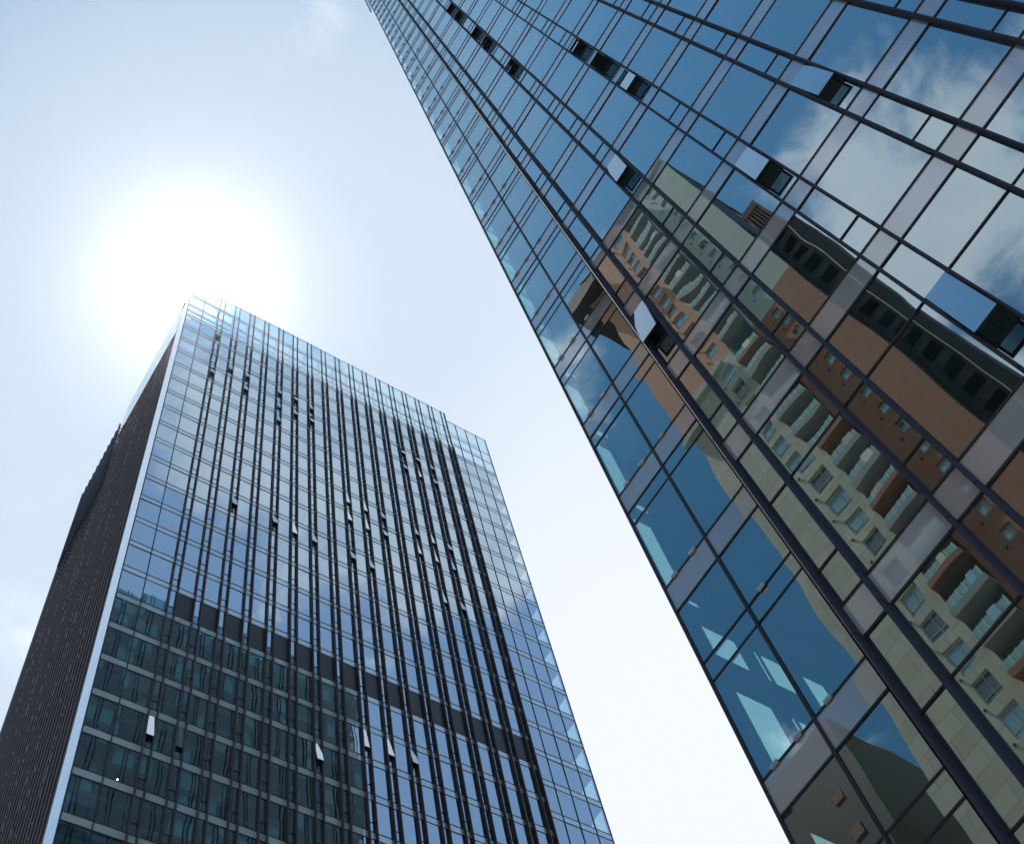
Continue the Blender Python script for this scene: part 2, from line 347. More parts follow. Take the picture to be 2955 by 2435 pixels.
# open casements
for xa, xb, z0, z1 in sash_l:
    fr = MB(); fr.box(xa, xa + 0.05, YF - 0.02, YF + 0.12, z0, z1); fr.box(xb - 0.05, xb, YF - 0.02, YF + 0.12, z0, z1); fr.box(xa + 0.05, xb - 0.05, YF - 0.02, YF + 0.12, z0 + 0.033, z0 + 0.1)
    cs = obj("casement", fr, DARKIN, LT, LO)
    h = z1 - z0 - 0.1; zd = (z0 - EYE) / DL; a = math.atan(1.0 / zd) - R_(random.uniform(9, 13)); a = R_(random.choice((4.0, 6.0, 7.5, 10.0))); s_, c_ = math.sin(a), math.cos(a)
    zt = z1 - 0.05
    def hg(x, d, t): return (x, YF - 0.03 - d * s_ - t * c_, zt - d * c_ + t * s_ * 0)
    P = [hg(xa + 0.03, h, 0.03), hg(xb - 0.03, h, 0.03), hg(xb - 0.03, 0, 0.03), hg(xa + 0.03, 0, 0.03)]
    obj("sash_pane", MB().quad(*P), GL_SASH_L, cs, LO)
    e = MB()
    for d0, d1, x0, x1 in ((h - 0.09, h + 0.02, xa + 0.02, xb - 0.02), (0, h - 0.09, xa + 0.02, xa + 0.05), (0, h - 0.09, xb - 0.05, xb - 0.02)):
        A = [hg(x0, d0, 0.0), hg(x1, d0, 0.0), hg(x1, d1, 0.0), hg(x0, d1, 0.0), hg(x0, d0, 0.028), hg(x1, d0, 0.028), hg(x1, d1, 0.028), hg(x0, d1, 0.028)]
        i = len(e.v); e.v += A; e.f += [(i, i+1, i+2, i+3), (i+7, i+6, i+5, i+4), (i, i+4, i+5, i+1), (i+1, i+5, i+6, i+2), (i+2, i+6, i+7, i+3), (i+3, i+7, i+4, i)]
    obj("sash_frame", e, DARKIN, cs, LO)
# ribbed side wall facing the viewer's left
SL = 0.014
def sidex(y): return X0 + SL * (y - YF)
YS = 1.62 * DL * 0.96 + 0.5
sp = []; sg = []
Y1 = 1.0545 * DL; SD = 0.48; YP = 1.385 * DL
def side2(y): return sidex(y) + SD
y0s = [Y1 + 0.9 * j for j in range(34)]
for a, b in zip(y0s[:-1], y0s[1:]):
    for n in range(NLO, NHI + 1):
        T = spT(n); B = T - SPH; Bn = spT(n - 1) if n > NLO else 0.15
        sg.append([(side2(b), b, Bn + g_), (side2(a), a, Bn + g_), (side2(a), a, B - g_), (side2(b), b, B - g_)])
        sp.append([(side2(b), b, B), (side2(a), a, B), (side2(a), a, T), (side2(b), b, T)])
m = MB(); [m.quad(*q) for q in sg]; [m.quad(*q) for q in sp]
SIDEG = panel_glass("side_wall_glass", (0.32, 0.40, 0.48), 0.35, (0.85, 0.93, 1.0), 0.5, 0.004)
o = obj("side_glazing", m, SIDEG, LT, LO)
CORN = panel_glass("corner_strip_glass", (0.70, 0.80, 0.90), 0.5, (0.9, 0.96, 1.0), 0.4, 0.002)
for n in range(NLO, NHI + 3):
    za_, zb_ = (spT(n - 1) + 0.015 if n > NLO else 0.15), min(spT(n) - 0.015, TOPZ)
    if za_ >= TOPZ: break
    obj("corner_panel", MB().quad((sidex(Y1), Y1, za_), (X0, YF + 0.02, za_), (X0, YF + 0.02, zb_), (sidex(Y1), Y1, zb_)), CORN, LT, LO)
obj("corner_return", MB().box(X0 + 0.03, X0 + 0.6, Y1 - 0.06, Y1, 0.15, TOPZ), FIN_L, LT, LO)
# flush parapet over the fins
yy = Y1
while yy < YP:
    y2 = min(yy + 1.9, YP); obj("parapet_panel", MB().quad((sidex(y2), y2, zl(2.90)), (sidex(yy + 0.03), yy + 0.03, zl(2.90)), (sidex(yy + 0.03), yy + 0.03, TOPZ), (sidex(y2), y2, TOPZ)), CORN, LT, LO); yy = y2
obj("parapet_soffit", MB().box(X0 + 0.1, X0 + 0.7, Y1, YP, zl(2.895), zl(2.90)), FIN_L, LT, LO)
NS = 32; SPA = 0.0185 * DL
for j in range(NS):
    y = Y1 + 0.12 + SPA * j; xs = side2(y); xo = sidex(y) + 0.02
    ztop = zl(2.888) if j % 2 == 0 else zl(2.825)
    if y > YP: ztop = zl(2.80)
    m = MB().box(xo, xs - 0.01, y - 0.05, y + 0.05, 2.0, ztop)
    m.box(xo - 0.045, xo - 0.002, y - 0.10 - 0.04 * (j % 2), y + 0.10, 2.0, ztop)
    if j % 2 == 0 and j < 18: m.box(xo, xo + 0.10, y + 0.051, y + SPA - 0.051, ztop - 0.35, ztop - 0.12)
    obj("side_fin", m, FIN_S, LT, LO)
m = MB()
for j in range(4, NS, 2):
    y = Y1 + 0.12 + SPA * j; z = 20.0 + 1.1 * (j % 5)
    while z < zl(2.74):
        if (z * 0.045 + j * 0.9) % 3 < 1.6: m.box(sidex(y) - 0.075, sidex(y) - 0.03, y + 0.11, y + 0.14, z, z + random.choice((0.25, 0.45, 0.8)))
        z += random.choice((0.9, 1.3, 1.3, 2.6))
obj("side_glint_clips", m, RAIL, LT, LO)['kind'] = 'stuff'  # pale pieces added to draw the bright glints along the ribs
# outrigger screen at the far top of that side
m = MB()
for i in range(11):
    y = 1.392 * DL + 1.12 * i; xo = sidex(y) - 0.12; zt = zl(2.99)
    m.box(xo - 0.2, xo, y - 0.12, y + 0.12, zl(2.62), zt)
    for q in range(26): m.box(xo, xo + 0.8, y - 0.05, y + 0.05, zt - 1.1 - 0.9 * q, zt - 0.95 - 0.9 * q)
obj("outrigger_screen", m, FIN_R, LT, LO)
# inside: slabs, ceilings, core, columns, blinds
for n in range(NLO, NHI + 1):
    T = spT(n); m = MB().box(X0 + 0.7, X1 - 1.5, YF + 0.25, YF + 22, T - 0.62, T - 0.25)
    obj("floor_slab", m, SLAB, LT, LO)
for n in range(NLO, NHI + 1):
    T = spT(n); ce = MB(); ce.quad((X0 + 0.3, YF + 0.22, T - 0.68), (X0 + 0.3, YF + 21, T - 0.68), (0.992 * DL, YF + 21, T - 0.68), (0.992 * DL, YF + 0.22, T - 0.68))
    T += off_of('e'); ce.quad((0.9935 * DL, YF + 0.22, T - 0.68), (0.9935 * DL, YF + 6, T - 0.68), (X1 - 0.25, YF + 6, T - 0.68), (X1 - 0.25, YF + 0.22, T - 0.68))
    obj("ceiling", ce, CEIL_L, LT, LO)
lm, lnt = mat("ceiling_lamp_light"); le = nd(lnt, 'ShaderNodeEmission'); le.inputs[1].default_value = 9.0; out(lnt, le.outputs[0])
for lx, lz in ((15.12, 62.4),): obj("ceiling_lamp", MB().prism([(lx + 0.06 * math.cos(q), YF + 0.3 + 0.06 * math.sin(q)) for q in [i * math.pi / 4 for i in range(8)]], lz + EYE, lz + EYE + 0.05), lm, LT, LO)
for n in range(NLO, NHI + 1):
    T = spT(n) + off_of('e'); ce2 = MB().box(0.992 * DL + 0.01, X1 - 0.2, YF + 0.2, YF + 24, T - 0.6, T - 0.2)
    obj("corner_slab", ce2, SLAB, LT, LO)
obj("core", MB().box(X0 + 1.6, X1 - 5.2, YF + 4.0, YF + 24, 0.1, zl(2.86)), CORE, LT, LO)
for i in range(2, len(cols), 4):
    x = cols[i][0] * DL; obj("column", MB().box(x - 0.35, x + 0.35, YF + 1.3, YF + 2.0, 0.1, zl(2.85)), COLM, LT, LO)
bl_q = []
for (u0, u1, kd) in cols:
    if kd[0] in 'wb':
        for n in range(-4, NHI + 1):
            if random.random() < 0.22:
                T = spT(n) - SPH; hh = random.uniform(0.6, 2.6); bl_q.append([(u0 * DL + 0.1, YF + 0.2, T - hh), (u1 * DL - 0.1, YF + 0.2, T - hh), (u1 * DL - 0.1, YF + 0.2, T), (u0 * DL + 0.1, YF + 0.2, T)])
split_parts(bl_q, "blind", "blinds", BLIND, LT, LO, idw)
# right-hand return face (glass) and rear
m = MB()
for n in range(NLO, NHI + 1):
    T = spT(n, 'e'); B = T - SPH; Bn = spT(n - 1, 'e') if n > NLO else 0.15
    for i in range(11): a = YF + 0.1 + 2.95 * i; m.quad((X1, a, Bn), (X1, a + 2.9, Bn), (X1, a + 2.9, B), (X1, a, B))
obj("return_glazing", m, glass("clear_return_glass", 0.06, (0.88, 0.98, 1.0), (0.9, 0.97, 1.0), 0.3, 0.002), LT, LO)['kind'] = 'stuff'
m = MB()
for n in range(NLO, NHI + 1):
    T = spT(n, 'e'); m.box(X1 - 0.06, X1 + 0.03, YF + 0.1, YB, T - SPH, T)
for i in range(12): a = YF + 0.05 + 2.95 * i; m.box(X1 - 0.12, X1 + 0.032, a, a + 0.1, 0.15, TOPE)
obj("return_frame", m, SP_L, LT, LO)
obj("rear_wall", MB().box(sidex(YB), X1, YB - 0.4, YB, 0.1, zl(2.7)), SLAB, LT, LO)
obj("roof", MB().box(X0 + 1.2, X1 - 0.5, YF + 2.6, YB - 0.5, zl(2.845), zl(2.862)), ROOFM, LT, LO)

# ================================================================== RIGHT TOWER
DR = 11.2; YAW = 0.0064
RB = Matrix.Rotation(YAW, 3, 'Z')
def rw(p): v = RB @ Vector(p); return (v.x, v.y, v.z)
XR = DR; KX = 1.08 * DR
YE = 0.6655 * DR
bx, by = DR, YE
RO = (bx, by, 0)
bl = RB @ Vector((bx, by, 0))
RT = thing("glass_tower", "nearer blue glass tower on the right, mirroring a brick apartment block in its panes", "skyscraper", tuple(bl), YAW)
def zr(z): return z * DR + EYE
RTOP = 154.0
SPR = 0.0725
levels = []        # (spandrel bottom, spandrel top)
for n in range(0, 35):
    T = 1.7639 + 0.3457 * n
    if zr(T) < RTOP - 2: levels.append((T - SPR, T))
low = [(1.2665 - 0.070, 1.2665), (0.769 - 0.07, 0.769), (0.42, 0.49), (0.07, 0.14)]
LV = sorted(low + levels)
def is_tall(i): return LV[i][1] < 1.7
bars = [0.391, 0.338, 0.2075, 0.155, 0.0190, -0.0328, -0.1672, -0.2222, -0.3590, -0.4110, -0.539, -0.591, -0.725, -0.777, -0.91, -0.962, -1.1, -1.15]
YEND = -14.5
OPEN_R = {(0, 1), (1, 14), (1, 13), (1, 11), (1, 10), (1, 8), (1, 3), (2, 6), (2, 5), (2, 4), (2, 1), (2, -1), (3, 1)}
g_ = 0.018
rp = []; rs = []; rsash = []; rtr = []
def rq(x, ya, yb, za, zb): return [(x, ya, za), (x, yb, za), (x, yb, zb), (x, ya, zb)]
for bi in range(len(bars) - 1):
    narrow = bi % 2 == 0; pair = bi // 2
    yb, ya = bars[bi] * DR, bars[bi + 1] * DR
    ya += g_; yb -= g_
    for i, (B, T) in enumerate(LV):
        rs.append(rq(XR, ya, yb, zr(B) + g_, zr(T) - g_))
        hi = LV[i + 1][0] if i + 1 < len(LV) else (RTOP - 0.3 - EYE) / DR
        n = round((T - 1.7639) / 0.3457) if T > 1.7 else -1
        zb_, zt_ = zr(T), zr(hi)
        cuts = [zb_, zt_]
        if is_tall(i): cuts = [zb_, zr(T + 0.275), zt_] if not narrow else [zb_, zr(T + 0.0826), zr(T + 0.275), zt_]
        elif narrow: cuts = [zb_, zr(T + 0.081), zt_]
        for c, (a, b) in enumerate(zip(cuts[:-1], cuts[1:])):
            if narrow and c == 1 and ((pair, n) in OPEN_R) and (n >= 0 or T > 1.2): rsash.append((ya, yb, a, b)); continue
            rp.append(tilt(rq(XR, ya, yb, a + g_, b - g_), 0.0028))
        for c in cuts[1:-1]: rtr.append((XR - 0.02, XR + 0.05, ya, yb, c - 0.02, c + 0.02))
# recessed corner bay
CM = 0.5447 * DR
for (ya, yb) in ((4.30, CM), (CM, YE)):
    ya += g_; yb -= g_
    for i, (B, T) in enumerate(LV):
        rs.append(rq(KX, ya, yb, zr(B) + g_, zr(T) - g_))
        hi = LV[i + 1][0] if i + 1 < len(LV) else (RTOP - 0.3 - EYE) / DR
        if is_tall(i): cuts = [zr(T), zr(T + 0.2272), zr(T + 0.275), zr(hi)]
        elif i + 1 < len(LV): cuts = [zr(T), zr(hi - 0.0455), zr(hi)]
        else: cuts = [zr(T), zr(hi)]
        if LV[i][1] > 1.2 and LV[i][1] < 1.3: cuts = [zr(T), zr(1.4937), zr(1.5415), zr(hi)]
        if LV[i][1] < 0.8 and LV[i][1] > 0.7: cuts = [zr(T), zr(0.9954), zr(1.0457), zr(hi)]
        for a, b in zip(cuts[:-1], cuts[1:]): rp.append(tilt(rq(KX, ya, yb, a + g_, b - g_), 0.0028))
        for c in cuts[1:-1]: rtr.append((KX - 0.015, KX + 0.05, ya, yb, c - 0.02, c + 0.02))
split_parts(rp, "window_pane", "window_panes", GL_R, RT, RO, rw)
split_parts(rs, "spandrel_panel", "spandrel_panels", SP_R, RT, RO, rw)
split_boxes(rtr, "casement_sill", "casement_sills", JOINT, RT, RO, rw)
for (B, T) in LV:
    m = MB()
    for z in (B, T):
        m.box(XR - 0.02, XR + 0.05, YEND, 4.355, zr(z) - 0.024, zr(z) + 0.024)
        m.box(KX - 0.018, KX + 0.05, 4.52, YE - 0.02, zr(z) - 0.022, zr(z) + 0.022)
    obj("transom", m, JOINT, RT, RO)
for y in (CM, YE - 0.02): obj("mullion", MB().box(KX - 0.03, KX + 0.08, y - 0.028, y + 0.028, 0.15, RTOP), JOINT, RT, RO)
# rounded vertical fins, in floor-high lengths with a fine joint
def bull(y, xin, dep, w, s=1.0):
    pr = [(xin, y - w), (xin, y + w)]
    for i in range(7):
        a = math.pi * i / 6; pr.append((xin - dep + w * s - w * s * math.sin(a) , y + w * math.cos(a)))
    return pr
for b in bars:
    y = b * DR; m = MB(); zc = [2.0] + [zr(v) for B, T in LV for v in (B, T) if zr(B) > 2] + [RTOP]
    for a, c in zip(zc[:-1], zc[1:]): m.prism(bull(y, XR - 0.005, 0.195, 0.033, 1.6), a + 0.012, c - 0.012)
    m.box(XR - 0.155, XR - 0.004, y - 0.026, y + 0.026, 2.0, RTOP - 0.02)
    o = obj("vertical_fin", m, FIN_R, RT, RO)
# return of the projecting bay
obj("bay_return", MB().box(XR - 0.02, KX + 0.1, 4.36, 4.50, 0.15, RTOP), MATTE, RT, RO)
# open casements, hinged at the top
for ya, yb, z0, z1 in rsash:
    fr = MB(); fr.box(XR - 0.015, XR + 0.16, ya, ya + 0.06, z0, z1); fr.box(XR - 0.015, XR + 0.16, yb - 0.06, yb, z0, z1); fr.box(XR - 0.015, XR + 0.16, ya + 0.06, yb - 0.06, z0 + 0.022, z0 + 0.08); fr.box(XR - 0.012, XR + 0.16, ya + 0.06, yb - 0.06, z1 - 0.08, z1 - 0.022)
    fr.box(XR + 0.1, XR + 0.15, ya + 0.06, yb - 0.06, z0 + 1.0, z0 + 1.05); fr.box(XR + 0.1, XR + 0.15, (ya + yb) / 2 - 0.02, (ya + yb) / 2 + 0.02, z0 + 0.08, z0 + 1.0)
    cs = obj("casement", fr, DARKIN, RT, RO)
    h = z1 - z0 - 0.06; a = R_(random.choice((4.5, 6.0, 8.0, 9.5))); s_, c_ = math.sin(a), math.cos(a); zt = z1 - 0.03
    def hg(y, d, t): return (XR - 0.02 - d * s_ - t, y, zt - d * c_)
    obj("sash_pane", MB().quad(hg(ya + .03, h, .032), hg(yb - .03, h, .032), hg(yb - .03, 0, .032), hg(ya + .03, 0, .032)), GL_SASH, cs, RO)
    e = MB()
    for d0, d1, p0, p1 in ((h - 0.05, h + 0.01, ya + 0.02, yb - 0.02), (0, 0.05, ya + 0.02, yb - 0.02), (0.05, h - 0.05, ya + 0.02, ya + 0.07), (0.05, h - 0.05, yb - 0.07, yb - 0.02)):
        A = [hg(p0, d0, 0), hg(p1, d0, 0), hg(p1, d1, 0), hg(p0, d1, 0), hg(p0, d0, .03), hg(p1, d0, .03), hg(p1, d1, .03), hg(p0, d1, .03)]
        i = len(e.v); e.v += A; e.f += [(i, i+1, i+2, i+3), (i+7, i+6, i+5, i+4), (i, i+4, i+5, i+1), (i+1, i+5, i+6, i+2), (i+2, i+6, i+7, i+3), (i+3, i+7, i+4, i)]
    obj("sash_frame", e, DARKIN, cs, RO)
# steel glass clips on the corner bay
for n in range(0, 29):
    T = 1.7639 + 0.3457 * n
    for u in ((0.5112, 0.5785, 0.6308) if n % 2 else (0.5785, 0.6308)):
        z = zr(T); y = u * DR; obj("glass_clip", MB().box(KX - 0.07, KX - 0.02, y - 0.085, y + 0.085, z - 0.035, z + 0.035), CLIP, RT, RO, bevel=0.008)
for T, us in ((1.2665, (0.5112, 0.5785, 0.6308)), (1.5415, (0.5056,))):
    for u in us: obj("glass_clip", MB().box(KX - 0.07, KX - 0.02, u * DR - 0.085, u * DR + 0.085, zr(T) - 0.035, zr(T) + 0.035), CLIP, RT, RO, bevel=0.008)
# inside
XB = 59.5
for i, (B, T) in enumerate(LV):
    m = MB().box(XR + 0.2, XR + 9, YEND + 1, 4.4, zr(T) - 0.55, zr(T) - 0.2); m.box(KX + 0.2, XR + 9, 4.401, YE - 0.25, zr(T) - 0.55, zr(T) - 0.2)
    obj("floor_slab", m, SLAB, RT, RO)
for i, (B, T) in enumerate(LV):
    z = zr(B) + 0.06; ce = MB()
    ce.quad((XR + 0.5, YEND + 1, z), (XR + 0.5, 4.39, z), (XR + 8, 4.39, z), (XR + 8, YEND + 1, z))
    ce.quad((KX + 0.3, 4.392, z), (KX + 0.3, YE - 0.3, z), (XR + 8, YE - 0.3, z), (XR + 8, 4.392, z))
    obj("ceiling", ce, CEIL, RT, RO)
obj("core", MB().box(XR + 3.5, XR + 8.5, YEND + 1, 2.5, 0.1, RTOP - 2), CORE, RT, RO)
bq = []
for bi in range(len(bars) - 1):
    if bi % 2 == 0: continue
    for i in range(3, len(LV) - 1):
        if random.random() < 0.42:
            zt_ = zr(LV[i + 1][0]); zb_ = zr(LV[i][1]); c = zb_ + (zt_ - zb_) * random.choice((0.0, 0.3, 0.45, 0.55, 0.7)); yb, ya = bars[bi] * DR - 0.12, bars[bi + 1] * DR + 0.12
            bq.append(rq(XR + 0.28 + 0.02 * random.random(), ya, yb, c, zt_))
for i in range(4, len(LV) - 1):
    if random.random() < 0.6: zt_ = zr(LV[i + 1][0]); zb_ = zr(LV[i][1]); bq.append(rq(KX + 0.3, CM + 0.3, YE - 0.4, zb_ + (zt_ - zb_) * random.choice((0.25, 0.4, 0.6)), zt_))
split_parts(bq, "blind", "blinds", BLIND_R, RT, RO, rw)
# corner column and beams seen through the glass
obj("column", MB().box(KX + 3.4, KX + 3.9, 4.2, 4.7, 0.1, RTOP - 3), COLM, RT, RO)
for i, (B, T) in enumerate(LV):
    obj("edge_beam", MB().box(KX + 0.35, KX + 6, YE - 0.75, YE - 0.3, zr(B) - 0.25, zr(T) - 0.1), COLM, RT, RO)
    if i >= 4 and i + 1 < len(LV): obj("partition", MB().box(KX + 0.16, XR + 9, YE - 0.34, YE - 0.28, zr(T) - 0.1, zr(LV[i + 1][0]) - 0.25), COLM, RT, RO)
# side face looking across to the farther tower
sg = MB(); ss = MB(); sm = MB(); clear = MB(); cur = MB()
ys = YE
for i, (B, T) in enumerate(LV):
    hi = LV[i + 1][0] if i + 1 < len(LV) else (RTOP - 0.3 - EYE) / DR
    for j in range(24):
        a = KX + 0.06 + j * 1.975
        (clear if j < (6 if i < 4 else 1) else sg).quad(*tilt([(a + 1.95, ys, zr(T)), (a, ys, zr(T)), (a, ys, zr(hi)), (a + 1.95, ys, zr(hi))], 0.002))
        if j >= 2 and random.random() < 0.33: ca = a + random.choice((0.0, 0.6)); cur.quad((ca + 1.3, ys - 0.15, zr(T)), (ca, ys - 0.15, zr(T)), (ca, ys - 0.15, zr(hi)), (ca + 1.3, ys - 0.15, zr(hi)))
        ss.quad((a + 1.95, ys, zr(B)), (a, ys, zr(B)), (a, ys, zr(T)), (a + 1.95, ys, zr(T)))
for j in range(25):
    a = KX + 0.05 + j * 1.975; sm.box(a - 0.03, a + 0.03, ys - 0.012, ys + (0.02 if (j % 2 or not j) else 0.12), 0.15, RTOP)
    if j % 2 == 0 and j: sm.box(a + 0.42, a + 0.48, ys - 0.012, ys + 0.12, 0.15, RTOP)
GL_S = glass("side_tower_glass", 0.08, (0.22, 0.42, 0.46), (0.50, 0.76, 0.90), 0.5, 0.01)
obj("corner_glazing", clear, glass("corner_clear_glass", 0.06, (0.86, 0.98, 0.98), (0.9, 0.97, 1.0), 0.3, 0.002), RT, RO)
for x0, x1 in ((0.06, 0.44), (1.38, 1.72), (2.58, 2.97), (3.85, 4.2), (5.1, 5.45), (6.35, 6.7)):
    obj("corner_post", MB().box(KX + x0, KX + x1, ys - 0.10, ys - 0.02, 0.15, zr(1.69)), COLM, RT, RO)
for q0, q1 in ((1.4875, 1.527), (1.539, 1.574)):
    for dz in (0.0, -0.4974): obj("corner_beam", MB().box(KX + 0.062, KX + 12, ys - 0.16, ys - 0.101, zr(q0 + dz), zr(q1 + dz)), COLM, RT, RO)
obj("side_curtains", cur, solid("teal_curtain", (0.30, 0.52, 0.50), 0.9), RT, RO)['kind'] = 'stuff'
obj("side_glazing", sg, GL_S, RT, RO)['kind'] = 'stuff'; obj("side_spandrels", ss, panel_glass("side_spandrel_glass", (0.025, 0.04, 0.045), 0.06, (0.5, 0.7, 0.8), 0.5, 0.006), RT, RO)['kind'] = 'stuff'; obj("side_mullions", sm, MATTE, RT, RO)['kind'] = 'stuff'
m = MB()
for i, (B, T) in enumerate(LV): m.box(XR + 9.1, XB - 1, YE - 8, YE - 0.3, zr(T) - 0.5, zr(T) - 0.2)
m.box(XR + 9.1, XB - 1, YE - 8.2, YE - 3.0, 0.1, RTOP - 3)
obj("side_rooms", m, CORE, RT, RO)
obj("rear_wall", MB().box(XB - 0.5, XB, YEND, YE, 0.1, RTOP), SLAB, RT, RO)
obj("far_wall", MB().box(XR, XB, YEND - 0.3, YEND, 0.1, RTOP), SLAB, RT, RO)
obj("roof", MB().box(XR + 0.3, XB - 0.6, YEND + 0.1, YE - 0.3, RTOP - 3, RTOP - 2.6), ROOFM, RT, RO)
# projecting crown screen
m = MB()
for y0, y1 in ((YE - 0.02, YE + 0.35),): m.quad((KX - 0.02, y0, zr(11.26)), (KX - 0.02, y1, zr(11.26)), (KX - 0.02, y1, RTOP), (KX - 0.02, y0, RTOP))
obj("crown_screen", m, SP_R, RT, RO)
obj("crown_edge", MB().box(KX - 0.05, KX + 0.1, YE + 0.3, YE + 0.38, zr(11.26), RTOP), JOINT, RT, RO)

# ================================================================== APARTMENT BLOCK (seen mirrored in the right tower)
DV = 51.0; XA = 2 * DR - DV
def za(z): return z * DV + EYE
ya_ = lambda u: u * DV
al = RB @ Vector((XA, ya_(0.10), 0)); AO = (XA, ya_(0.10), 0)
AP = thing("apartment_block", "tall brick and plaster apartment block with balconies, mirrored in the right tower's glass", "apartment block", tuple(al), YAW)
BRK = lined("orange_brick", (0.74, 0.34, 0.19), (0.34, 0.26, 0.22), 0.5, 0.16, 0.012)
BRN = lined("brown_brick", (0.42, 0.17, 0.085), (0.22, 0.13, 0.1), 0.5, 0.16, 0.012)
BEI = lined("beige_brick", (0.64, 0.61, 0.46), (0.30, 0.28, 0.22), 2.6, 1.5, 0.02)
PLA = solid("green_grey_plaster", (0.48, 0.55, 0.46), 0.9, 0, 0.12, 0.1)
GRN = solid("dark_green_cladding", (0.05, 0.075, 0.06), 0.6, 0, 0.2, 0.2)
CONC = solid("balcony_concrete", (0.33, 0.35, 0.32), 0.85, 0, 0.15, 0.4)
DRK = solid("shade_dark_cladding", (0.030, 0.024, 0.022), 0.7, 0, 0.3, 0.2)  # dark cladding; shade of recesses and stair face included in the colour
WGL = glass("flat_window_glass", 0.25, (0.05, 0.08, 0.1), (0.7, 0.92, 1.0), 0.4, 0.004)
WIN = solid("painted_sky_window_glass", (0.30, 0.64, 0.80), 0.12, 0.0, 0.3, 0.3, spec=1.0)  # reflected sky is put into the base colour
BALG = solid("teal_balustrade_glass", (0.24, 0.54, 0.52), 0.12, 0, 0.15, 0.4, spec=0.8)
FRM = solid("cream_frame", (0.7, 0.68, 0.5), 0.6)
GOLD = solid("sunlit_edge_gold", (0.75, 0.55, 0.25), 0.35, 0.4)  # sunlight on the stair tower edge, given as a gold colour
FP = 0.0592
ZB = za(1.925); ZG = za(1.913); ZT = za(2.76); ZTA = za(2.778)
# wall pieces as (y0,y1,z0,z1) around window holes
def wall_with_windows(name, y0, y1, z0, z1, m, wins, depth=0.35):
    mb = MB(); zs = sorted(set([z0, z1] + [c for w in wins for c in (w[2], w[3])])); a, b = (wins[0][0], wins[0][1]) if wins else (y0, y1)
    if not wins: mb.box(XA - depth, XA, y0, y1, z0, z1)
    else:
        mb.box(XA - depth, XA, y0, a, z0, z1); mb.box(XA - depth, XA, b, y1, z0, z1)
        solidz = [(p, q) for p, q in zip(zs[:-1], zs[1:]) if not any(w[2] <= p < w[3] for w in wins)]
        for p, q in solidz: mb.box(XA - depth, XA, a, b, p, q)
    return obj(name, mb, m, AP, AO)
wA = []; wS = []
n = -26
while True:
    zc = 1.6445 + FP * n; n += 1
    if zc > 2.735: break
    if zc < 0.05: continue
    if abs(zc - 1.925) < 0.03: continue
    wA.append((ya_(0.2905), ya_(0.3185), za(zc - 0.0205), za(zc + 0.0205)))
    wS.append((ya_(0.1625), ya_(0.1795), za(zc - 0.0135), za(zc + 0.0135)))
YL = ya_(0.4445); YLB = ya_(0.455)
split = lambda ws, lo, hi: [w for w in ws if w[2] > lo and w[3] < hi]
wall_with_windows("beige_wall", ya_(0.274), YL, 0, ZB, BEI, split(wA, 0, ZB))
wall_with_windows("brick_wall", ya_(0.274), YLB, ZB, ZTA, BRK, split(wA, ZB, ZTA))
wall_with_windows("brown_wall", ya_(0.10), ya_(0.216), 0, ZG, BRN, split(wS, 0, ZG))
wall_with_windows("plaster_wall", ya_(0.10), ya_(0.216), ZG, ZT, PLA, split(wS, ZG, ZT))
obj("cornice", MB().box(XA - 0.3, XA + 0.55, ya_(0.30), YLB + 0.3, ZB - 0.5, ZB + 0.35), PLA, AP, AO)
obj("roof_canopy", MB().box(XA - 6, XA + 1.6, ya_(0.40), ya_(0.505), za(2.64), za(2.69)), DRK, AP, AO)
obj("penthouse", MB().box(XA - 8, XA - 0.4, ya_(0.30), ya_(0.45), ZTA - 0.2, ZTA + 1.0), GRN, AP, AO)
CURT = solid("pale_curtain", (0.55, 0.56, 0.50), 0.8); DWIN = solid("dark_window_glass", (0.07, 0.17, 0.22), 0.15, spec=0.8)  # second window colour is darker, picked at random for variety
VENT = solid("dark_vent", (0.02, 0.02, 0.02), 0.8)
def window(w, split_at=0.62):
    y0, y1, z0, z1 = w
    p = MB().quad((XA - 0.28, y0, z0), (XA - 0.28, y1, z0), (XA - 0.28, y1, z1), (XA - 0.28, y0, z1))
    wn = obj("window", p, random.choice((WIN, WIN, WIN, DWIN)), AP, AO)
    if random.random() < 0.4: cx = random.uniform(0.25, 0.7); obj("curtain", MB().quad((XA - 0.275, y0, z0), (XA - 0.275, y0 + (y1 - y0) * cx, z0), (XA - 0.275, y0 + (y1 - y0) * cx, z1), (XA - 0.275, y0, z1)), CURT, wn, AO)
    obj("vent", MB().box(XA + 0.001, XA + 0.08, y1 + 0.25, y1 + 0.40, z0 - 0.15, z0 + 0.02), VENT, AP, AO)
    f = MB(); t = 0.05; ym = y0 + (y1 - y0) * (1 - split_at)
    f.box(XA - 0.27, XA - 0.2, y0, y1, z0, z0 + t); f.box(XA - 0.27, XA - 0.2, y0, y1, z1 - t, z1); f.box(XA - 0.27, XA - 0.2, y0, y0 + t, z0 + t, z1 - t); f.box(XA - 0.27, XA - 0.2, y1 - t, y1, z0 + t, z1 - t)
    f.box(XA - 0.27, XA - 0.19, ym - 0.03, ym + 0.03, z0 + t, z1 - t); f.box(XA - 0.27, XA - 0.19, y0 + t, y1 - t, z0 + (z1 - z0) * 0.28, z0 + (z1 - z0) * 0.28 + 0.05)
    obj("frame", f, FRM, wn, AO)
for w in wA + wS: window(w)
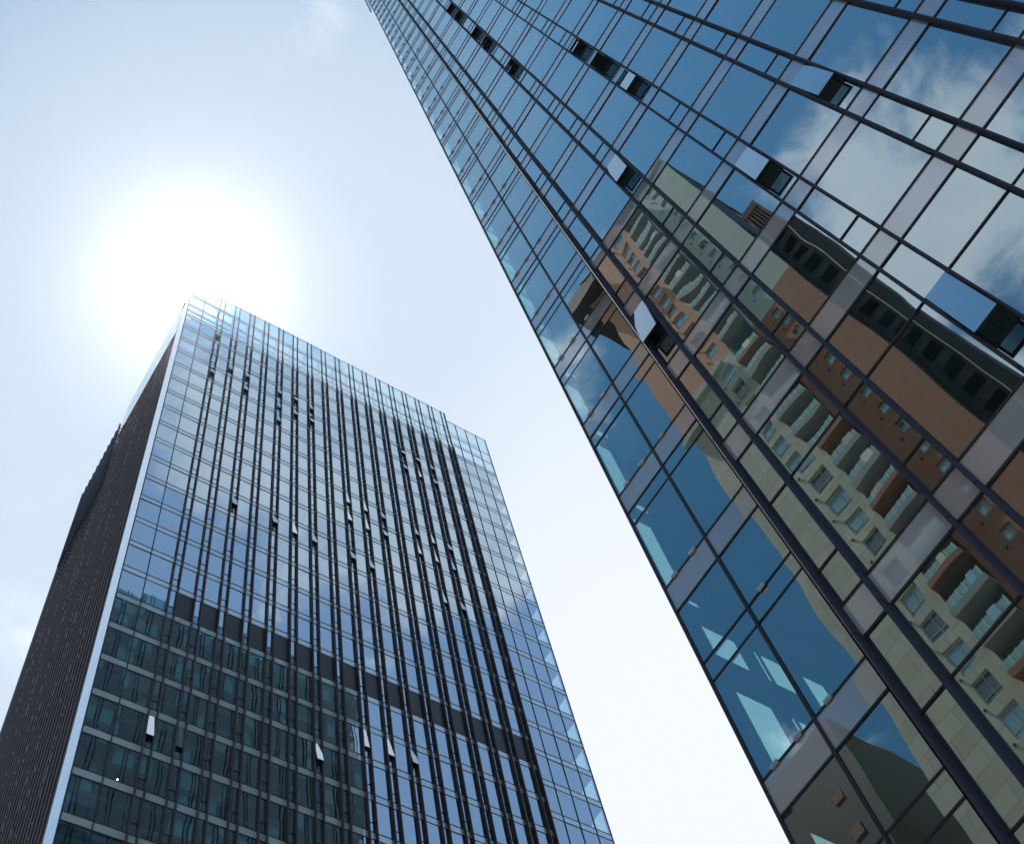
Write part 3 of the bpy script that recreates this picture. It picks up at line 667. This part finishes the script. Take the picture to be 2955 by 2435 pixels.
# balconies, recessed between two cheeks
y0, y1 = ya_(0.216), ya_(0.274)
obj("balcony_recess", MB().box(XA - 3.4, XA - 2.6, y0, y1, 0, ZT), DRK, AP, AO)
m = MB().box(XA - 2.6, XA - 0.05, y0 - 0.3, y0 - 0.02, 0, ZT); m.box(XA - 2.6, XA - 0.05, y1 + 0.02, y1 + 0.3, 0, ZT); obj("balcony_cheeks", m, PLA, AP, AO)
for i, w in enumerate(wA):
    zf = (w[2] + w[3]) / 2 - 1.35
    up = zf > ZB
    s = MB().box(XA - 2.6, XA + 0.75, y0, y1, zf - 0.28, zf); s.box(XA + 0.45, XA + 0.75, y0, y1, zf, zf + 0.32)
    b = obj("balcony", s, CONC if up else (BRN if i % 3 == 0 else CONC), AP, AO)
    obj("balustrade", MB().box(XA + 0.60, XA + 0.63, y0 + 0.05, y1 - 0.05, zf + 0.33, zf + 1.15), BALG, b, AO)
    r = MB()
    for k2 in range(6): yy = y0 + 0.1 + (y1 - y0 - 0.2) * k2 / 5; r.box(XA + 0.64, XA + 0.68, yy - 0.025, yy + 0.025, zf + 0.30, zf + 1.2)
    obj("baluster", r, FRM, b, AO)
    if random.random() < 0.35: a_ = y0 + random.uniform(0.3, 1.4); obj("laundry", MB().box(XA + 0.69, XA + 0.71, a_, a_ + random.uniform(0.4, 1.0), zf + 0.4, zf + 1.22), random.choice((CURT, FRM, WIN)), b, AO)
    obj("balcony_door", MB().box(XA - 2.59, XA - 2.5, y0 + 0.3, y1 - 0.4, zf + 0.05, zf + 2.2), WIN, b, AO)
# dark recessed stair tower with its sunlit edge painted in as a gold strip
yd0, yd1 = ya_(0.034), ya_(0.10)
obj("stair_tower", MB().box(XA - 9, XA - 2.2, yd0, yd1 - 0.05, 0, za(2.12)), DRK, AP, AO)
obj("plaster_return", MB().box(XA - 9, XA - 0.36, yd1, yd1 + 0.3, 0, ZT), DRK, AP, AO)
m = MB()
for n2 in range(4, 38): m.box(XA - 2.19, XA - 2.1, yd0 + 1.3, yd1 - 0.6, za(FP * n2 + 0.02), za(FP * n2 + 0.05))
obj("stair_window", m, solid("stair_glass", (0.003, 0.003, 0.004), 0.9, spec=0.0), AP, AO)
obj("sunlit_edge_strip", MB().box(XA - 2.2, XA - 2.05, ya_(0.052), ya_(0.052) + 0.10, 3, za(2.22)), GOLD, AP, AO)
m = MB(); h0, h1 = ya_(0.0455), ya_(0.0860)
m.box(XA - 7, XA - 1.2, h0 - 0.1, h1 + 0.1, za(2.265), za(2.295)); m.box(XA - 7, XA - 1.9, h0, h1, za(2.12), za(2.265))
for q in range(6): m.box(XA - 1.899, XA - 1.3, h0 + q * (h1 - h0 - 0.16) / 5, h0 + 0.16 + q * (h1 - h0 - 0.16) / 5, za(2.12), za(2.264))
obj("stair_head", m, solid("bronze_louvre", (0.26, 0.13, 0.08), 0.6), AP, AO)
m = MB()
for q in range(5): a = h0 + 0.2 + q * (h1 - h0 - 0.16) / 5; m.box(XA - 1.897, XA - 1.85, a, a + (h1 - h0) / 5 - 0.2, za(2.135), za(2.245))
obj("stair_head_vent", m, DRK, AP, AO)
obj("main_body", MB().box(XA - 22, XA - 3.5, ya_(0.102), YL - 0.1, 0, ZT - 0.5), PLA, AP, AO)
obj("roof", MB().box(XA - 22.3, XA + 0.2, ya_(0.098), YL + 0.25, ZTA + 0.001, ZTA + 0.4), GRN, AP, AO)

# neighbouring dark building further along the street, also only mirrored
NBx = XA - 1.0; NBo = (NBx, 26.5, 0)
NB = thing("office_block", "dark brown office block mirrored low in the corner glass of the right tower", "office block", tuple(RB @ Vector(NBo)), YAW)
obj("wall", MB().box(NBx - 20, NBx, 26.5, 60, 0, 64.0), solid("dark_brown_facade", (0.035, 0.028, 0.026), 0.5, 0, 0.4, 0.1), NB, NBo)
for i in range(6):
    for j in range(3, 20):
        if random.random() < 0.5: continue
        obj("window", MB().box(NBx + 0.002, NBx + 0.03, 28 + i * 4.2, 29.0 + i * 4.2, j * 3.2 + 0.6, j * 3.2 + 1.5), solid("amber_window_light", (0.30, 0.13, 0.06), 0.7) if (i == 0 and j == 3) else bpy.data.materials.get("amber_window_light") or solid("amber_window_light", (0.30, 0.13, 0.06), 0.7), NB, NBo)  # orange window lights painted as plain amber colour

# ------------------------------------------------------------------ air
hm = bpy.data.materials.new("haze_air"); hm.use_nodes = True; hn = hm.node_tree; hn.nodes.clear()
pv = nd(hn, 'ShaderNodeVolumePrincipled'); pv.inputs['Density'].default_value = 0.00003; pv.inputs['Anisotropy'].default_value = 0.955; pv.inputs['Color'].default_value = (0.93, 0.95, 1.0, 1)
ho = nd(hn, 'ShaderNodeOutputMaterial'); hn.links.new(pv.outputs[0], ho.inputs['Volume'])
o = obj("haze", MB().box(-130, 150, -130, 190, -1.0, 170.0), hm); o['kind'] = 'stuff'
